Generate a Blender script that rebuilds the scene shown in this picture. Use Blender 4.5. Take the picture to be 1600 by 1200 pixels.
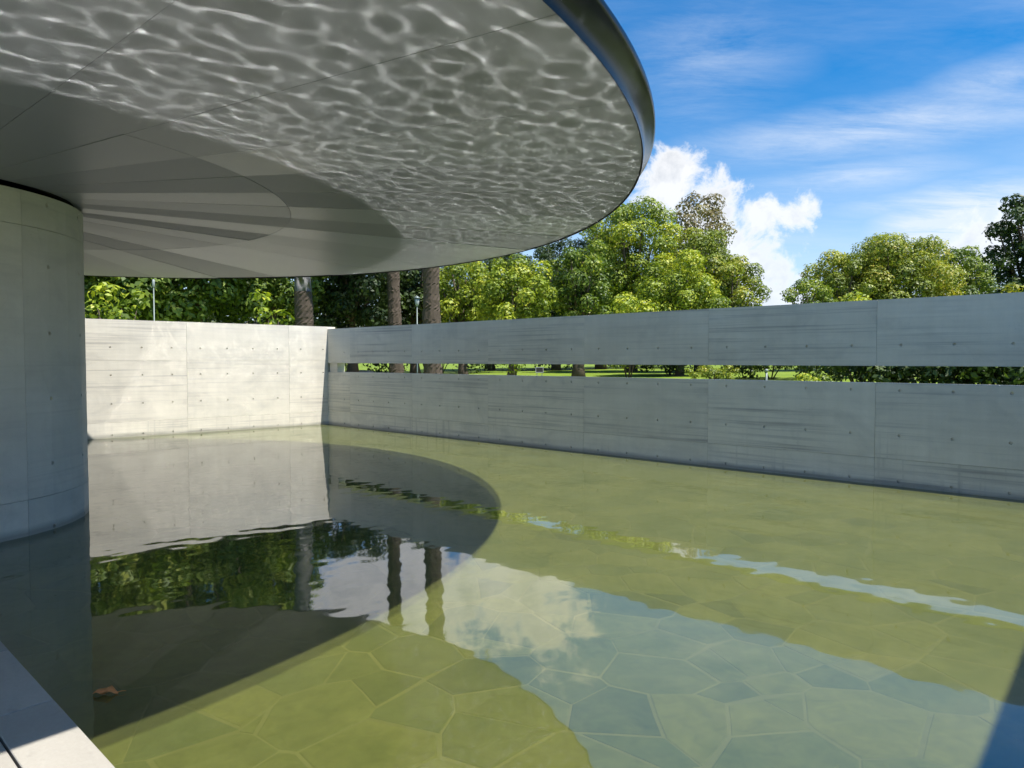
import bpy, bmesh, math, random
import numpy as np
from mathutils import Vector
from mathutils.noise import noise as pnoise

for o in list(bpy.data.objects):
    bpy.data.objects.remove(o)
SC = bpy.context.scene
COL = SC.collection
R = math.radians

# ------------------------------------------------------------------ camera
EYE = 1.65
FPX, PITCH = 1078.7, .0346
cam = bpy.data.cameras.new('camera')
cam.sensor_width = 36
cam.lens = 36 * FPX / 1600
cam.clip_start, cam.clip_end = .05, 3000
camo = bpy.data.objects.new('camera', cam)
COL.objects.link(camo)
camo.location = (0, 0, EYE)
camo.rotation_euler = (math.pi / 2 - PITCH, 0, 0)
SC.camera = camo

# ------------------------------------------------------------------ light
SUN = Vector((.3949, -.2416, 1)).normalized()          # towards the sun
sun = bpy.data.lights.new('sun', 'SUN')
sun.energy, sun.angle, sun.color = 4.6, R(.55), (1, .97, .915)
suno = bpy.data.objects.new('sun', sun)
COL.objects.link(suno)
suno.rotation_euler = SUN.to_track_quat('Z', 'Y').to_euler()

world = bpy.data.worlds.new('World')
SC.world = world
world.use_nodes = True
SKY_STRENGTH, EXPOSURE = .12, .95

SC.view_settings.view_transform = 'Standard'
SC.view_settings.look = 'None'
SC.view_settings.gamma = 1
SC.view_settings.exposure = EXPOSURE
SC.render.engine = 'CYCLES'
cy = SC.cycles
cy.use_denoising = True
try:
    cy.denoiser = 'OPENIMAGEDENOISE'
    cy.denoising_prefilter = 'ACCURATE'
    cy.denoising_input_passes = 'RGB_ALBEDO_NORMAL'
except Exception:
    pass
cy.use_adaptive_sampling = True
cy.adaptive_threshold = .012
cy.adaptive_min_samples = 48
cy.max_bounces, cy.diffuse_bounces, cy.glossy_bounces = 7, 4, 4
cy.transmission_bounces, cy.transparent_max_bounces = 4, 8
cy.caustics_reflective = True
cy.caustics_refractive = False
cy.blur_glossy = 0
cy.sample_clamp_indirect = 0
cy.sample_clamp_direct = 0
cy.use_guiding = True
cy.use_surface_guiding = True
cy.use_volume_guiding = False
cy.surface_guiding_probability = .95
cy.guiding_training_samples = 128

# ------------------------------------------------------------------ node helpers
def links(nt):
    return lambda a, b: nt.links.new(a, b)

def node(nt, typ, **kw):
    n = nt.nodes.new(typ)
    for k, v in kw.items():
        if k.startswith('i_'):
            n.inputs[k[2:].replace('_', ' ')].default_value = v
        else:
            setattr(n, k, v)
    return n

def math_n(nt, op, a, b=None, c=None, clamp=False):
    n = nt.nodes.new('ShaderNodeMath')
    n.operation, n.use_clamp = op, clamp
    for i, v in enumerate((a, b, c)):
        if v is None:
            continue
        if isinstance(v, (int, float)):
            n.inputs[i].default_value = v
        else:
            nt.links.new(v, n.inputs[i])
    return n.outputs[0]

def vmath(nt, op, a, b=None):
    n = nt.nodes.new('ShaderNodeVectorMath')
    n.operation = op
    for i, v in enumerate((a, b)):
        if v is None:
            continue
        if isinstance(v, (tuple, list)):
            n.inputs[i].default_value = v
        else:
            nt.links.new(v, n.inputs[i])
    return n

def ramp(nt, fac, stops, interp='LINEAR'):
    n = nt.nodes.new('ShaderNodeValToRGB')
    n.color_ramp.interpolation = interp
    el = n.color_ramp.elements
    while len(el) < len(stops):
        el.new(.5)
    for e, (p, c) in zip(el, stops):
        e.position = p
        e.color = (*c, 1) if len(c) == 3 else c
    nt.links.new(fac, n.inputs[0])
    return n.outputs[0]

def mixc(nt, fac, a, b, mode='MIX'):
    n = nt.nodes.new('ShaderNodeMix')
    n.data_type, n.blend_type = 'RGBA', mode
    for s, v in ((0, fac), (6, a), (7, b)):
        if isinstance(v, (int, float)):
            n.inputs[s].default_value = v
        elif isinstance(v, (tuple, list)):
            n.inputs[s].default_value = (*v, 1) if len(v) == 3 else v
        else:
            nt.links.new(v, n.inputs[s])
    return n.outputs[2]

def noise_n(nt, vec, scale, detail=4, rough=.55, dist=0):
    n = nt.nodes.new('ShaderNodeTexNoise')
    n.inputs['Scale'].default_value = scale
    n.inputs['Detail'].default_value = detail
    n.inputs['Roughness'].default_value = rough
    n.inputs['Distortion'].default_value = dist
    if vec is not None:
        nt.links.new(vec, n.inputs['Vector'])
    return n.outputs[0]

def mapping(nt, vec, loc=(0, 0, 0), rot=(0, 0, 0), scale=(1, 1, 1)):
    n = nt.nodes.new('ShaderNodeMapping')
    n.inputs['Location'].default_value = loc
    n.inputs['Rotation'].default_value = rot
    n.inputs['Scale'].default_value = scale
    nt.links.new(vec, n.inputs['Vector'])
    return n.outputs[0]

def material(name):
    m = bpy.data.materials.new(name)
    m.use_nodes = True
    nt = m.node_tree
    return m, nt, nt.nodes['Principled BSDF'], nt.nodes['Material Output']

# ------------------------------------------------------------------ sky with clouds
def pix_dir(x, y, mirrored=False):
    """direction of a picture point in the world (used to put clouds where they are in the sky)"""
    u, v = x - 800, 600 - y
    d = Vector((u, FPX * math.cos(PITCH) + v * math.sin(PITCH), -FPX * math.sin(PITCH) + v * math.cos(PITCH)))
    if mirrored:
        d.z = -d.z
    return d.normalized()

CLOUD_GREY, CLOUD_WHITE, CIRRUS = (2.9, 3.05, 3.3), (4.6, 4.6, 4.6), (3.5, 3.9, 4.5)
def build_sky():
    nt = world.node_tree
    L = links(nt)
    bg = nt.nodes['Background']
    sky = node(nt, 'ShaderNodeTexSky', sky_type='NISHITA', sun_disc=False)
    sky.sun_elevation = math.asin(SUN.z)
    sky.sun_rotation = math.atan2(SUN.x, SUN.y)
    sky.altitude, sky.air_density, sky.dust_density, sky.ozone_density = 0, 1.0, .3, 2.5
    hs = node(nt, 'ShaderNodeHueSaturation')
    hs.inputs['Saturation'].default_value = 1.48
    hs.inputs['Value'].default_value = .74
    L(sky.outputs[0], hs.inputs['Color'])
    skyc = hs.outputs[0]
    tc = node(nt, 'ShaderNodeTexCoord').outputs['Generated']
    d = vmath(nt, 'NORMALIZE', tc).outputs[0]
    sep = node(nt, 'ShaderNodeSeparateXYZ'); L(d, sep.inputs[0])
    z = sep.outputs[2]
    zz = math_n(nt, 'ADD', math_n(nt, 'MAXIMUM', z, 0.0), .12)
    px = math_n(nt, 'DIVIDE', sep.outputs[0], zz)
    py = math_n(nt, 'DIVIDE', sep.outputs[1], zz)
    cmb = node(nt, 'ShaderNodeCombineXYZ'); L(px, cmb.inputs[0]); L(py, cmb.inputs[1])
    # high thin cirrus on a flat layer, drawn out along one direction
    m1 = mapping(nt, cmb.outputs[0], loc=(2.3, 1.1, 0), rot=(0, 0, R(-14)), scale=(.7, 1.6, 1))
    n1 = noise_n(nt, m1, 1.6, 7, .68, .4)
    m2 = mapping(nt, cmb.outputs[0], loc=(.4, 3.2, 0), rot=(0, 0, R(-20)), scale=(.3, .5, 1))
    n2 = noise_n(nt, m2, .9, 3, .5, .2)
    c1 = math_n(nt, 'MULTIPLY', ramp(nt, n1, [(.42, (0, 0, 0)), (.78, (1, 1, 1))]), ramp(nt, n2, [(.38, (0, 0, 0)), (.62, (1, 1, 1))]))
    c1 = math_n(nt, 'MULTIPLY', c1, .5)
    # veils of cirrus lying in the part of the sky the view looks at
    veil = None
    for x, y, wx, wz, k in ((1370, 200, .28, .045, .48), (1330, 275, .14, .028, .42), (1110, 90, .15, .11, .26), (1580, 120, .10, .035, .40), (1520, 365, .11, .075, 1.5), (1450, 315, .11, .018, .5), (1200, 480, .10, .05, .5)):
        c = pix_dir(x, y)
        q = vmath(nt, 'MULTIPLY', vmath(nt, 'SUBTRACT', d, tuple(c)).outputs[0], (1 / wx, 0, 1 / wz)).outputs[0]
        v = math_n(nt, 'MULTIPLY', math_n(nt, 'SUBTRACT', 1.0, vmath(nt, 'LENGTH', q).outputs['Value'], clamp=True), k * 1.7)
        veil = v if veil is None else math_n(nt, 'MAXIMUM', veil, v)
    m3 = mapping(nt, cmb.outputs[0], loc=(5.3, 2.1, 0), rot=(0, 0, R(9)), scale=(1.0, 2.6, 1))
    n3 = noise_n(nt, m3, 1.7, 8, .70, .35)
    veil = math_n(nt, 'MULTIPLY', veil, ramp(nt, n3, [(.30, (0, 0, 0)), (.66, (1, 1, 1))]))
    c1 = math_n(nt, 'MAXIMUM', c1, math_n(nt, 'MINIMUM', veil, .92))
    col = mixc(nt, c1, skyc, CIRRUS)
    # cumulus heads standing low over the trees; more are added out of view for their white light
    blobs = [(1040, 292, .056, 0), (1110, 330, .054, 0), (1185, 335, .040, 0), (1245, 340, .030, 0), (1130, 400, .070, 0), (1190, 435, .045, 0), (1215, 490, .05, 0), (1540, 392, .050, 0),
             (560, 935, .10, 1), (690, 930, .11, 1), (820, 915, .10, 1)]
    nz = noise_n(nt, d, 17, 7, .66, .3)
    acc = None
    for x, y, r_, mir in blobs:
        dist = vmath(nt, 'DISTANCE', d, tuple(pix_dir(x, y, mir))).outputs['Value']
        v = math_n(nt, 'MULTIPLY_ADD', dist, -1 / r_, 1)
        acc = v if acc is None else math_n(nt, 'SMOOTH_MAX', acc, v, .25)
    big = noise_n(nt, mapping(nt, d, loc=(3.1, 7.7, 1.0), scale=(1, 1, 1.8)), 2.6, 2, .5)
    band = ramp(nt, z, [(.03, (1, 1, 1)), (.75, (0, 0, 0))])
    back = math_n(nt, 'MULTIPLY_ADD', sep.outputs[1], -4.0, 2.0, clamp=True)      # mask for unseen cumulus added behind and beside the view to lighten shaded walls
    fill_cloud = math_n(nt, 'MULTIPLY_ADD', math_n(nt, 'MULTIPLY', big, math_n(nt, 'MULTIPLY', band, back)), 5.4, -2.35)
    acc = math_n(nt, 'MAXIMUM', acc, fill_cloud)
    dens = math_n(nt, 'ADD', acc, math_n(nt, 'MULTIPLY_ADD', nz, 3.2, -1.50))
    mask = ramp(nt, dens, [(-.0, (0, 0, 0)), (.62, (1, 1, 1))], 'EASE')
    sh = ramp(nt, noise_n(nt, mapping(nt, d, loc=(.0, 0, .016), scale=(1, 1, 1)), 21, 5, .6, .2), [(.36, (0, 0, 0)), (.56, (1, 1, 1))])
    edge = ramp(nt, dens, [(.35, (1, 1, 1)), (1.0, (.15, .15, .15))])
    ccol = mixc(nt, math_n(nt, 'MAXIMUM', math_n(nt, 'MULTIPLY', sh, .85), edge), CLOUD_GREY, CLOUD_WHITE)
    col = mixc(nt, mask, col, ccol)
    # pale air at the skyline
    hz = ramp(nt, z, [(0.0, (1, 1, 1)), (.36, (0, 0, 0))], 'EASE')
    col = mixc(nt, math_n(nt, 'MULTIPLY', hz, .6), col, (3.6, 4.2, 5.2))
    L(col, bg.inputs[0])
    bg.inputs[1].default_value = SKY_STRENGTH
    world.cycles.sampling_method = 'MANUAL'
    world.cycles.sample_map_resolution = 512
build_sky()

# ------------------------------------------------------------------ layout of the place
TH = .837
N2 = np.array([math.cos(TH), math.sin(TH)])       # outward normal of the slotted wall
E2 = np.array([N2[1], -N2[0]])                    # along the slotted wall
K2 = np.array([-4.7042, 17.743])                 # inner corner of the pool
POOL_A, POOL_B, WALL_Z = 16.06, 9.114, 2.448
POOL_A0 = -.82
SLOT0, SLOT1 = 1.348, 1.572
FLOOR_Z, DECK_Z = -.08, .092
CAN = (-5.752, 6.709); CAN_R, CAN_Z = 6.895, 3.260
COLC = (-5.896, 6.85); COL_R = 1.425
SKEW = .125                                       # the left wall is not quite square to the slotted one

def W(a, b, z=0):
    p = K2 + a * E2 - b * N2
    return (float(p[0]), float(p[1]), z)

def at(x, D, y=None):
    """place seen at picture column x, D metres into the scene"""
    d = pix_dir(x, y if y is not None else 560)
    k = D / d.y
    return Vector((d.x * k, D, EYE + d.z * k))

def ground_z(x, y):
    p = np.array([x, y])
    w = float(p @ N2) - 10.026
    v = float((p - K2) @ np.array([-N2[1], N2[0]]))
    dist = max(w, v, 0.0)
    h = .12 + 1.0 * (1 - math.exp(-dist / 26.0)) + .0035 * max(dist - 25, 0)
    h += .10 * pnoise(Vector((x * .06, y * .06, 0))) * min(1, dist / 8)
    return h

# ------------------------------------------------------------------ object helpers
def mesh_obj(name, verts, faces, mat, parent=None, smooth=False, loc=None):
    me = bpy.data.meshes.new(name)
    me.from_pydata([tuple(v) for v in verts], [], faces)
    if smooth:
        me.polygons.foreach_set('use_smooth', [True] * len(me.polygons))
    me.update()
    if mat:
        me.materials.append(mat)
    o = bpy.data.objects.new(name, me)
    COL.objects.link(o)
    if parent:
        o.parent = parent
    if loc:
        o.location = loc
    return o

def share(name, me, parent=None, loc=(0, 0, 0), rot=(0, 0, 0), scale=(1, 1, 1)):
    o = bpy.data.objects.new(name, me)
    COL.objects.link(o)
    o.parent = parent
    o.location, o.rotation_euler, o.scale = loc, rot, scale
    return o

def empty(name, loc=(0, 0, 0), rz=0):
    o = bpy.data.objects.new(name, None)
    COL.objects.link(o)
    o.location = loc
    o.rotation_euler = (0, 0, rz)
    return o

def tag(o, label=None, cat=None, group=None, kind=None):
    if label: o['label'] = label
    if cat: o['category'] = cat
    if group: o['group'] = group
    if kind: o['kind'] = kind
    return o

class MB:
    def __init__(s):
        s.v, s.f = [], []
    def add(s, v, f):
        o = len(s.v)
        s.v += [tuple(p) for p in v]
        s.f += [tuple(i + o for i in q) for q in f]
    def quadbox(s, corners, z0, z1):
        """prism over a plan polygon (list of xy, counter-clockwise)"""
        n = len(corners)
        v = [(x, y, z0) for x, y in corners] + [(x, y, z1) for x, y in corners]
        f = [tuple(range(n - 1, -1, -1)), tuple(range(n, 2 * n))]
        f += [(i, (i + 1) % n, n + (i + 1) % n, n + i) for i in range(n)]
        s.add(v, f)
    def wbox(s, a0, a1, b0, b1, z0, z1):
        c = [W(a0, b1)[:2], W(a1, b1)[:2], W(a1, b0)[:2], W(a0, b0)[:2]]
        s.quadbox(c, z0, z1)
    def box(s, x0, x1, y0, y1, z0, z1):
        s.quadbox([(x0, y0), (x1, y0), (x1, y1), (x0, y1)], z0, z1)
    def tube(s, pts, radii, n=10, caps=True):
        base = len(s.v)
        prev = None
        for i, (p, r_) in enumerate(zip(pts, radii)):
            p = Vector(p)
            d = (Vector(pts[min(i + 1, len(pts) - 1)]) - Vector(pts[max(i - 1, 0)])).normalized()
            ref = Vector((1, 0, 0)) if abs(d.x) < .8 else Vector((0, 1, 0))
            u = d.cross(ref).normalized(); w = d.cross(u)
            for k in range(n):
                a = 2 * math.pi * k / n
                q = p + (u * math.cos(a) + w * math.sin(a)) * r_
                s.v.append(tuple(q))
            if i:
                for k in range(n):
                    s.f.append((base + (i - 1) * n + k, base + i * n + k, base + i * n + (k + 1) % n, base + (i - 1) * n + (k + 1) % n))
        if caps:
            s.f.append(tuple(base + k for k in range(n)))
            s.f.append(tuple(base + (len(pts) - 1) * n + k for k in reversed(range(n))))
    def lathe(s, prof, n=32, c=(0, 0, 0)):
        base = len(s.v)
        for r_, z in prof:
            for k in range(n):
                a = 2 * math.pi * k / n
                s.v.append((c[0] + r_ * math.cos(a), c[1] + r_ * math.sin(a), c[2] + z))
        for i in range(len(prof) - 1):
            for k in range(n):
                s.f.append((base + i * n + k, base + i * n + (k + 1) % n, base + (i + 1) * n + (k + 1) % n, base + (i + 1) * n + k))
    def build(s, name, mat, parent=None, smooth=False, loc=None):
        return mesh_obj(name, s.v, s.f, mat, parent, smooth, loc)

# ------------------------------------------------------------------ materials
def wallspace(nt):
    """world position turned so that x runs along the slotted wall, y across the pool"""
    g = node(nt, 'ShaderNodeNewGeometry')
    return mapping(nt, g.outputs['Position'], rot=(0, 0, math.pi / 2 - TH))

def mat_concrete(name, base=(.43, .43, .41), stain=.55, rough=.62, board=1.0):
    m, nt, bs, out = material(name)
    L = links(nt)
    p = wallspace(nt)
    sep = node(nt, 'ShaderNodeSeparateXYZ'); L(p, sep.inputs[0])
    oi = node(nt, 'ShaderNodeObjectInfo').outputs['Random']
    wp = p
    sh_ = node(nt, 'ShaderNodeCombineXYZ')
    for k_ in range(3): L(math_n(nt, 'MULTIPLY', oi, (17., 31., 23.)[k_]), sh_.inputs[k_])
    p = vmath(nt, 'ADD', p, sh_.outputs[0]).outputs[0]          # every panel was poured by itself
    cloud = noise_n(nt, mapping(nt, p, scale=(1, 1, 1.3)), 1.1, 6, .6, .6)
    streak = noise_n(nt, mapping(nt, p, scale=(.55, .55, 13)), 1.0, 6, .62, .25)
    runs = noise_n(nt, mapping(nt, p, scale=(9, 9, .35)), 1.0, 5, .6, .1)
    fine = noise_n(nt, p, 60, 5, .65)
    val = math_n(nt, 'MULTIPLY_ADD', cloud, .34, .83)
    val = math_n(nt, 'MULTIPLY', val, math_n(nt, 'MULTIPLY_ADD', streak, .26 * board, 1 - .13 * board))
    val = math_n(nt, 'MULTIPLY', val, math_n(nt, 'MULTIPLY_ADD', runs, .16, .92))
    val = math_n(nt, 'MULTIPLY', val, math_n(nt, 'MULTIPLY_ADD', fine, .10, .95))
    val = math_n(nt, 'MULTIPLY', val, math_n(nt, 'MULTIPLY_ADD', oi, .08, .96))
    col = mixc(nt, 1.0, base, val, 'MULTIPLY')
    # dark form-oil lines: thin level streaks gathered in patches
    ln = noise_n(nt, mapping(nt, p, loc=(3, 1, 0), scale=(.32, .32, 24)), 1.0, 4, .6, .15)
    lm = ramp(nt, ln, [(.52, (0, 0, 0)), (.68, (1, 1, 1))])
    patch = ramp(nt, noise_n(nt, mapping(nt, p, loc=(.6, 0, .3), scale=(.36, .36, .9)), 1.0, 3, .5), [(.40, (0, 0, 0)), (.60, (1, 1, 1))])
    dk = math_n(nt, 'MULTIPLY', lm, patch)
    # vertical wet-looking runs low on the wall
    vl = ramp(nt, noise_n(nt, mapping(nt, p, scale=(16, 16, .8)), 1.0, 3, .5), [(.55, (0, 0, 0)), (.72, (1, 1, 1))])
    low = ramp(nt, sep.outputs[2], [(.0, (1, 1, 1)), (.9, (0, 0, 0))])
    vl = math_n(nt, 'MULTIPLY', math_n(nt, 'MULTIPLY', vl, low), patch)
    dk = math_n(nt, 'MAXIMUM', dk, math_n(nt, 'MULTIPLY', vl, .8))
    col = mixc(nt, math_n(nt, 'MULTIPLY', dk, stain), col, (.17, .16, .165))
    # broad blotches left by rain and by the forms
    bl = ramp(nt, noise_n(nt, mapping(nt, p, loc=(7, 2, 4), scale=(.8, .8, 1.5)), 1.3, 5, .6, 1.2), [(.50, (0, 0, 0)), (.72, (1, 1, 1))])
    col = mixc(nt, math_n(nt, 'MULTIPLY', bl, .26), col, (.27, .265, .25))
    lt = ramp(nt, noise_n(nt, mapping(nt, p, loc=(1, 9, 2), scale=(.5, .5, 5)), 1.1, 5, .65, .8), [(.56, (0, 0, 0)), (.75, (1, 1, 1))])
    col = mixc(nt, math_n(nt, 'MULTIPLY', lt, .22), col, (.66, .65, .60))
    # damp tide line just above the water
    tide = ramp(nt, math_n(nt, 'MULTIPLY_ADD', cloud, -.14, math_n(nt, 'ADD', sep.outputs[2], .07)), [(.02, (1, 1, 1)), (.085, (0, 0, 0))])
    col = mixc(nt, math_n(nt, 'MULTIPLY', tide, .6), col, (.13, .13, .11))
    # little air-bubble pits
    vo = node(nt, 'ShaderNodeTexVoronoi'); vo.inputs['Scale'].default_value = 26; L(p, vo.inputs['Vector'])
    pit = ramp(nt, vo.outputs['Distance'], [(.05, (1, 1, 1)), (.11, (0, 0, 0))])
    pk = ramp(nt, noise_n(nt, p, 3.1, 2), [(.5, (0, 0, 0)), (.6, (1, 1, 1))])
    pit = math_n(nt, 'MULTIPLY', pit, pk)
    col = mixc(nt, math_n(nt, 'MULTIPLY', pit, .45), col, (.16, .16, .15))
    L(col, bs.inputs['Base Color'])
    bs.inputs['Roughness'].default_value = rough
    bs.inputs['Specular IOR Level'].default_value = .35
    h = math_n(nt, 'ADD', math_n(nt, 'MULTIPLY', streak, .5 * board), math_n(nt, 'MULTIPLY', fine, .25))
    h = math_n(nt, 'SUBTRACT', h, math_n(nt, 'MULTIPLY', pit, .6))
    bp = node(nt, 'ShaderNodeBump'); bp.inputs['Strength'].default_value = .35; bp.inputs['Distance'].default_value = .006
    L(h, bp.inputs['Height']); L(bp.outputs[0], bs.inputs['Normal'])
    return m

def mat_simple(name, col, rough=.6, metal=0, var=.15, scale=6, spec=.4):
    m, nt, bs, out = material(name)
    g = node(nt, 'ShaderNodeNewGeometry')
    n_ = noise_n(nt, g.outputs['Position'], scale, 5, .6)
    v = math_n(nt, 'MULTIPLY_ADD', n_, 2 * var, 1 - var)
    nt.links.new(mixc(nt, 1.0, col, v, 'MULTIPLY'), bs.inputs['Base Color'])
    bs.inputs['Roughness'].default_value = rough
    bs.inputs['Metallic'].default_value = metal
    bs.inputs['Specular IOR Level'].default_value = spec
    return m

def mat_soffit():
    m, nt, bs, out = material('aluminium_soffit')
    L = links(nt)
    oi = node(nt, 'ShaderNodeObjectInfo').outputs['Random']
    g = node(nt, 'ShaderNodeNewGeometry')
    n_ = noise_n(nt, g.outputs['Position'], 1.3, 4, .55)
    v = math_n(nt, 'MULTIPLY_ADD', oi, .20, .94)
    v = math_n(nt, 'MULTIPLY', v, math_n(nt, 'MULTIPLY_ADD', n_, .08, .96))
    L(mixc(nt, 1.0, (.215, .225, .236), v, 'MULTIPLY'), bs.inputs['Base Color'])
    bs.inputs['Metallic'].default_value = 0
    bs.inputs['Specular IOR Level'].default_value = .6
    L(math_n(nt, 'MULTIPLY_ADD', oi, -.22, .55), bs.inputs['Roughness'])
    return m

WATER_ROUGH, WATER_SHARE, WATER_IOR, MURK = .037, .62, 2.9, .19
def mat_water():
    """turbid pool water: a reflecting skin over slightly cloudy olive water that hides more of the floor the flatter one looks"""
    m, nt, bs, out = material('pool_water')
    L = links(nt)
    nt.nodes.remove(bs)
    gs = node(nt, 'ShaderNodeBsdfGlossy'); gs.inputs['Roughness'].default_value = 0
    gr = node(nt, 'ShaderNodeBsdfGlossy'); gr.inputs['Roughness'].default_value = WATER_ROUGH
    gl = node(nt, 'ShaderNodeMixShader'); gl.inputs[0].default_value = WATER_SHARE
    L(gs.outputs[0], gl.inputs[1]); L(gr.outputs[0], gl.inputs[2])
    tr = node(nt, 'ShaderNodeBsdfTransparent'); tr.inputs[0].default_value = (.90, .92, .76, 1)
    g = node(nt, 'ShaderNodeNewGeometry')
    ns = ramp(nt, noise_n(nt, g.outputs['Position'], 1.6, 6, .66, .9), [(.34, (0, 0, 0)), (.68, (1, 1, 1))])
    df = node(nt, 'ShaderNodeBsdfDiffuse')
    L(mixc(nt, ns, (.120, .138, .042), (.182, .190, .057)), df.inputs[0])
    lw = node(nt, 'ShaderNodeLayerWeight'); lw.inputs[0].default_value = .5
    cs = math_n(nt, 'MAXIMUM', math_n(nt, 'SUBTRACT', 1.0, lw.outputs['Facing']), .05)
    f0 = ((WATER_IOR - 1) / (WATER_IOR + 1)) ** 2            # Fresnel, the same from above and from below
    fr = math_n(nt, 'MULTIPLY_ADD', math_n(nt, 'POWER', math_n(nt, 'SUBTRACT', 1.0, cs), 5.0), 1 - f0, f0)
    share_ = math_n(nt, 'SUBTRACT', 1.0, math_n(nt, 'EXPONENT', math_n(nt, 'DIVIDE', -MURK, cs)))
    body = node(nt, 'ShaderNodeMixShader')
    L(share_, body.inputs[0]); L(tr.outputs[0], body.inputs[1]); L(df.outputs[0], body.inputs[2])
    mx = node(nt, 'ShaderNodeMixShader')
    L(fr, mx.inputs[0]); L(body.outputs[0], mx.inputs[1]); L(gl.outputs[0], mx.inputs[2])
    L(mx.outputs[0], out.inputs[0])
    return m

def mat_stone():
    m, nt, bs, out = material('silty_flagstone')
    L = links(nt)
    oi = node(nt, 'ShaderNodeObjectInfo').outputs['Random']
    g = node(nt, 'ShaderNodeNewGeometry')
    c = ramp(nt, oi, [(0, (.060, .078, .036)), (.15, (.105, .122, .045)), (.4, (.150, .158, .052)), (.7, (.180, .180, .055)), (.85, (.092, .114, .046)), (1, (.205, .195, .062))])
    silt = noise_n(nt, g.outputs['Position'], 2.2, 6, .62, .5)
    c = mixc(nt, math_n(nt, 'MULTIPLY', ramp(nt, silt, [(.4, (0, 0, 0)), (.7, (1, 1, 1))]), .6), c, (.150, .158, .050))
    al = ramp(nt, noise_n(nt, g.outputs['Position'], 1.1, 5, .65, 1.4), [(.48, (0, 0, 0)), (.66, (1, 1, 1))])
    c = mixc(nt, math_n(nt, 'MULTIPLY', al, .45), c, (.085, .105, .030))
    f = noise_n(nt, g.outputs['Position'], 9, 8, .75, .8)
    c = mixc(nt, 1.0, c, math_n(nt, 'MULTIPLY_ADD', f, 1.3, .36), 'MULTIPLY')
    L(c, bs.inputs['Base Color'])
    bs.inputs['Roughness'].default_value = .9
    bs.inputs['Specular IOR Level'].default_value = 0
    return m

def mat_leaf(name, stops, transl=.24):
    m, nt, bs, out = material(name)
    L = links(nt)
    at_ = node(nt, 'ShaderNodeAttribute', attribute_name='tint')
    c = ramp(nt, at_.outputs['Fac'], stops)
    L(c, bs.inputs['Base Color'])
    bs.inputs['Roughness'].default_value = .5
    bs.inputs['Specular IOR Level'].default_value = .35
    t = node(nt, 'ShaderNodeBsdfTranslucent')
    L(mixc(nt, 1.0, c, (1.5, 1.6, .6), 'MULTIPLY'), t.inputs[0])
    mx = node(nt, 'ShaderNodeMixShader'); mx.inputs[0].default_value = transl
    L(bs.outputs[0], mx.inputs[1]); L(t.outputs[0], mx.inputs[2]); L(mx.outputs[0], out.inputs[0])
    return m

def mat_lawn():
    m, nt, bs, out = material('lawn')
    L = links(nt)
    g = node(nt, 'ShaderNodeNewGeometry')
    n1 = noise_n(nt, g.outputs['Position'], .35, 5, .6, .4)
    n2 = noise_n(nt, g.outputs['Position'], 14, 5, .7)
    c = mixc(nt, n1, (.10, .16, .02), (.19, .25, .03))
    c = mixc(nt, 1.0, c, math_n(nt, 'MULTIPLY_ADD', n2, .8, .6), 'MULTIPLY')
    L(c, bs.inputs['Base Color'])
    bs.inputs['Roughness'].default_value = .8
    bs.inputs['Specular IOR Level'].default_value = .1
    return m

def mat_paver():
    m, nt, bs, out = material('bluestone_paver')
    L = links(nt)
    oi = node(nt, 'ShaderNodeObjectInfo').outputs['Random']
    p = wallspace(nt)
    n1 = noise_n(nt, mapping(nt, p, scale=(1, 3, 1)), 1.6, 6, .6, .8)
    n2 = noise_n(nt, p, 70, 4, .7)
    n3 = ramp(nt, noise_n(nt, p, 9, 3, .5), [(.62, (0, 0, 0)), (.72, (1, 1, 1))])
    v = math_n(nt, 'MULTIPLY', math_n(nt, 'MULTIPLY_ADD', n1, .4, .8), math_n(nt, 'MULTIPLY_ADD', n2, .24, .88))
    v = math_n(nt, 'MULTIPLY', v, math_n(nt, 'MULTIPLY_ADD', oi, .22, .89))
    c = mixc(nt, 1.0, (.345, .32, .275), v, 'MULTIPLY')
    c = mixc(nt, math_n(nt, 'MULTIPLY', n3, .3), c, (.16, .15, .13))
    L(c, bs.inputs['Base Color'])
    bs.inputs['Roughness'].default_value = .7
    bp = node(nt, 'ShaderNodeBump'); bp.inputs['Strength'].default_value = .3; bp.inputs['Distance'].default_value = .003
    L(n2, bp.inputs['Height']); L(bp.outputs[0], bs.inputs['Normal'])
    return m

M = dict(
    concrete=mat_concrete('formed_concrete', (.63, .585, .49), .55),
    concrete_smooth=mat_concrete('smooth_concrete', (.54, .51, .44), .18, .55, .3),
    soffit=mat_soffit(),
    rim=mat_simple('dark_rim_metal', (.008, .009, .011), .20, .0, .1, 3, .13),
    joint=mat_simple('dark_joint', (.02, .02, .02), .8),
    water=mat_water(),
    stone=mat_stone(),
    mortar=mat_simple('pale_mortar', (.188, .186, .074), .9, 0, .5, 2.2, 0),
    paver=mat_paver(),
    lawn=mat_lawn(),
    path=mat_simple('gravel_path', (.42, .34, .27), .9, 0, .2, 9),
    bark=mat_simple('bark', (.10, .075, .055), .9, 0, .4, 9),
    palmbark=mat_simple('palm_bark', (.075, .055, .04), .9, 0, .35, 7),
    palmgrey=mat_simple('palm_grey_bark', (.12, .117, .11), .85, 0, .25, 5),
    pole=mat_simple('painted_pole', (.16, .19, .18), .45, .3, .1),
    lamp=mat_simple('lamp_glass', (.26, .29, .28), .3, 0, .05),
    dry=mat_simple('dry_leaf', (.75, .28, .085), .7, 0, .3, 40),
    rock=mat_simple('boulder', (.38, .34, .30), .9, 0, .25, 4),
)
M['leaf_bright'] = mat_leaf('leaf_bright', [(0, (.08, .125, .014)), (.45, (.19, .25, .024)), (.8, (.36, .41, .035)), (1, (.48, .46, .05))])
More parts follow.
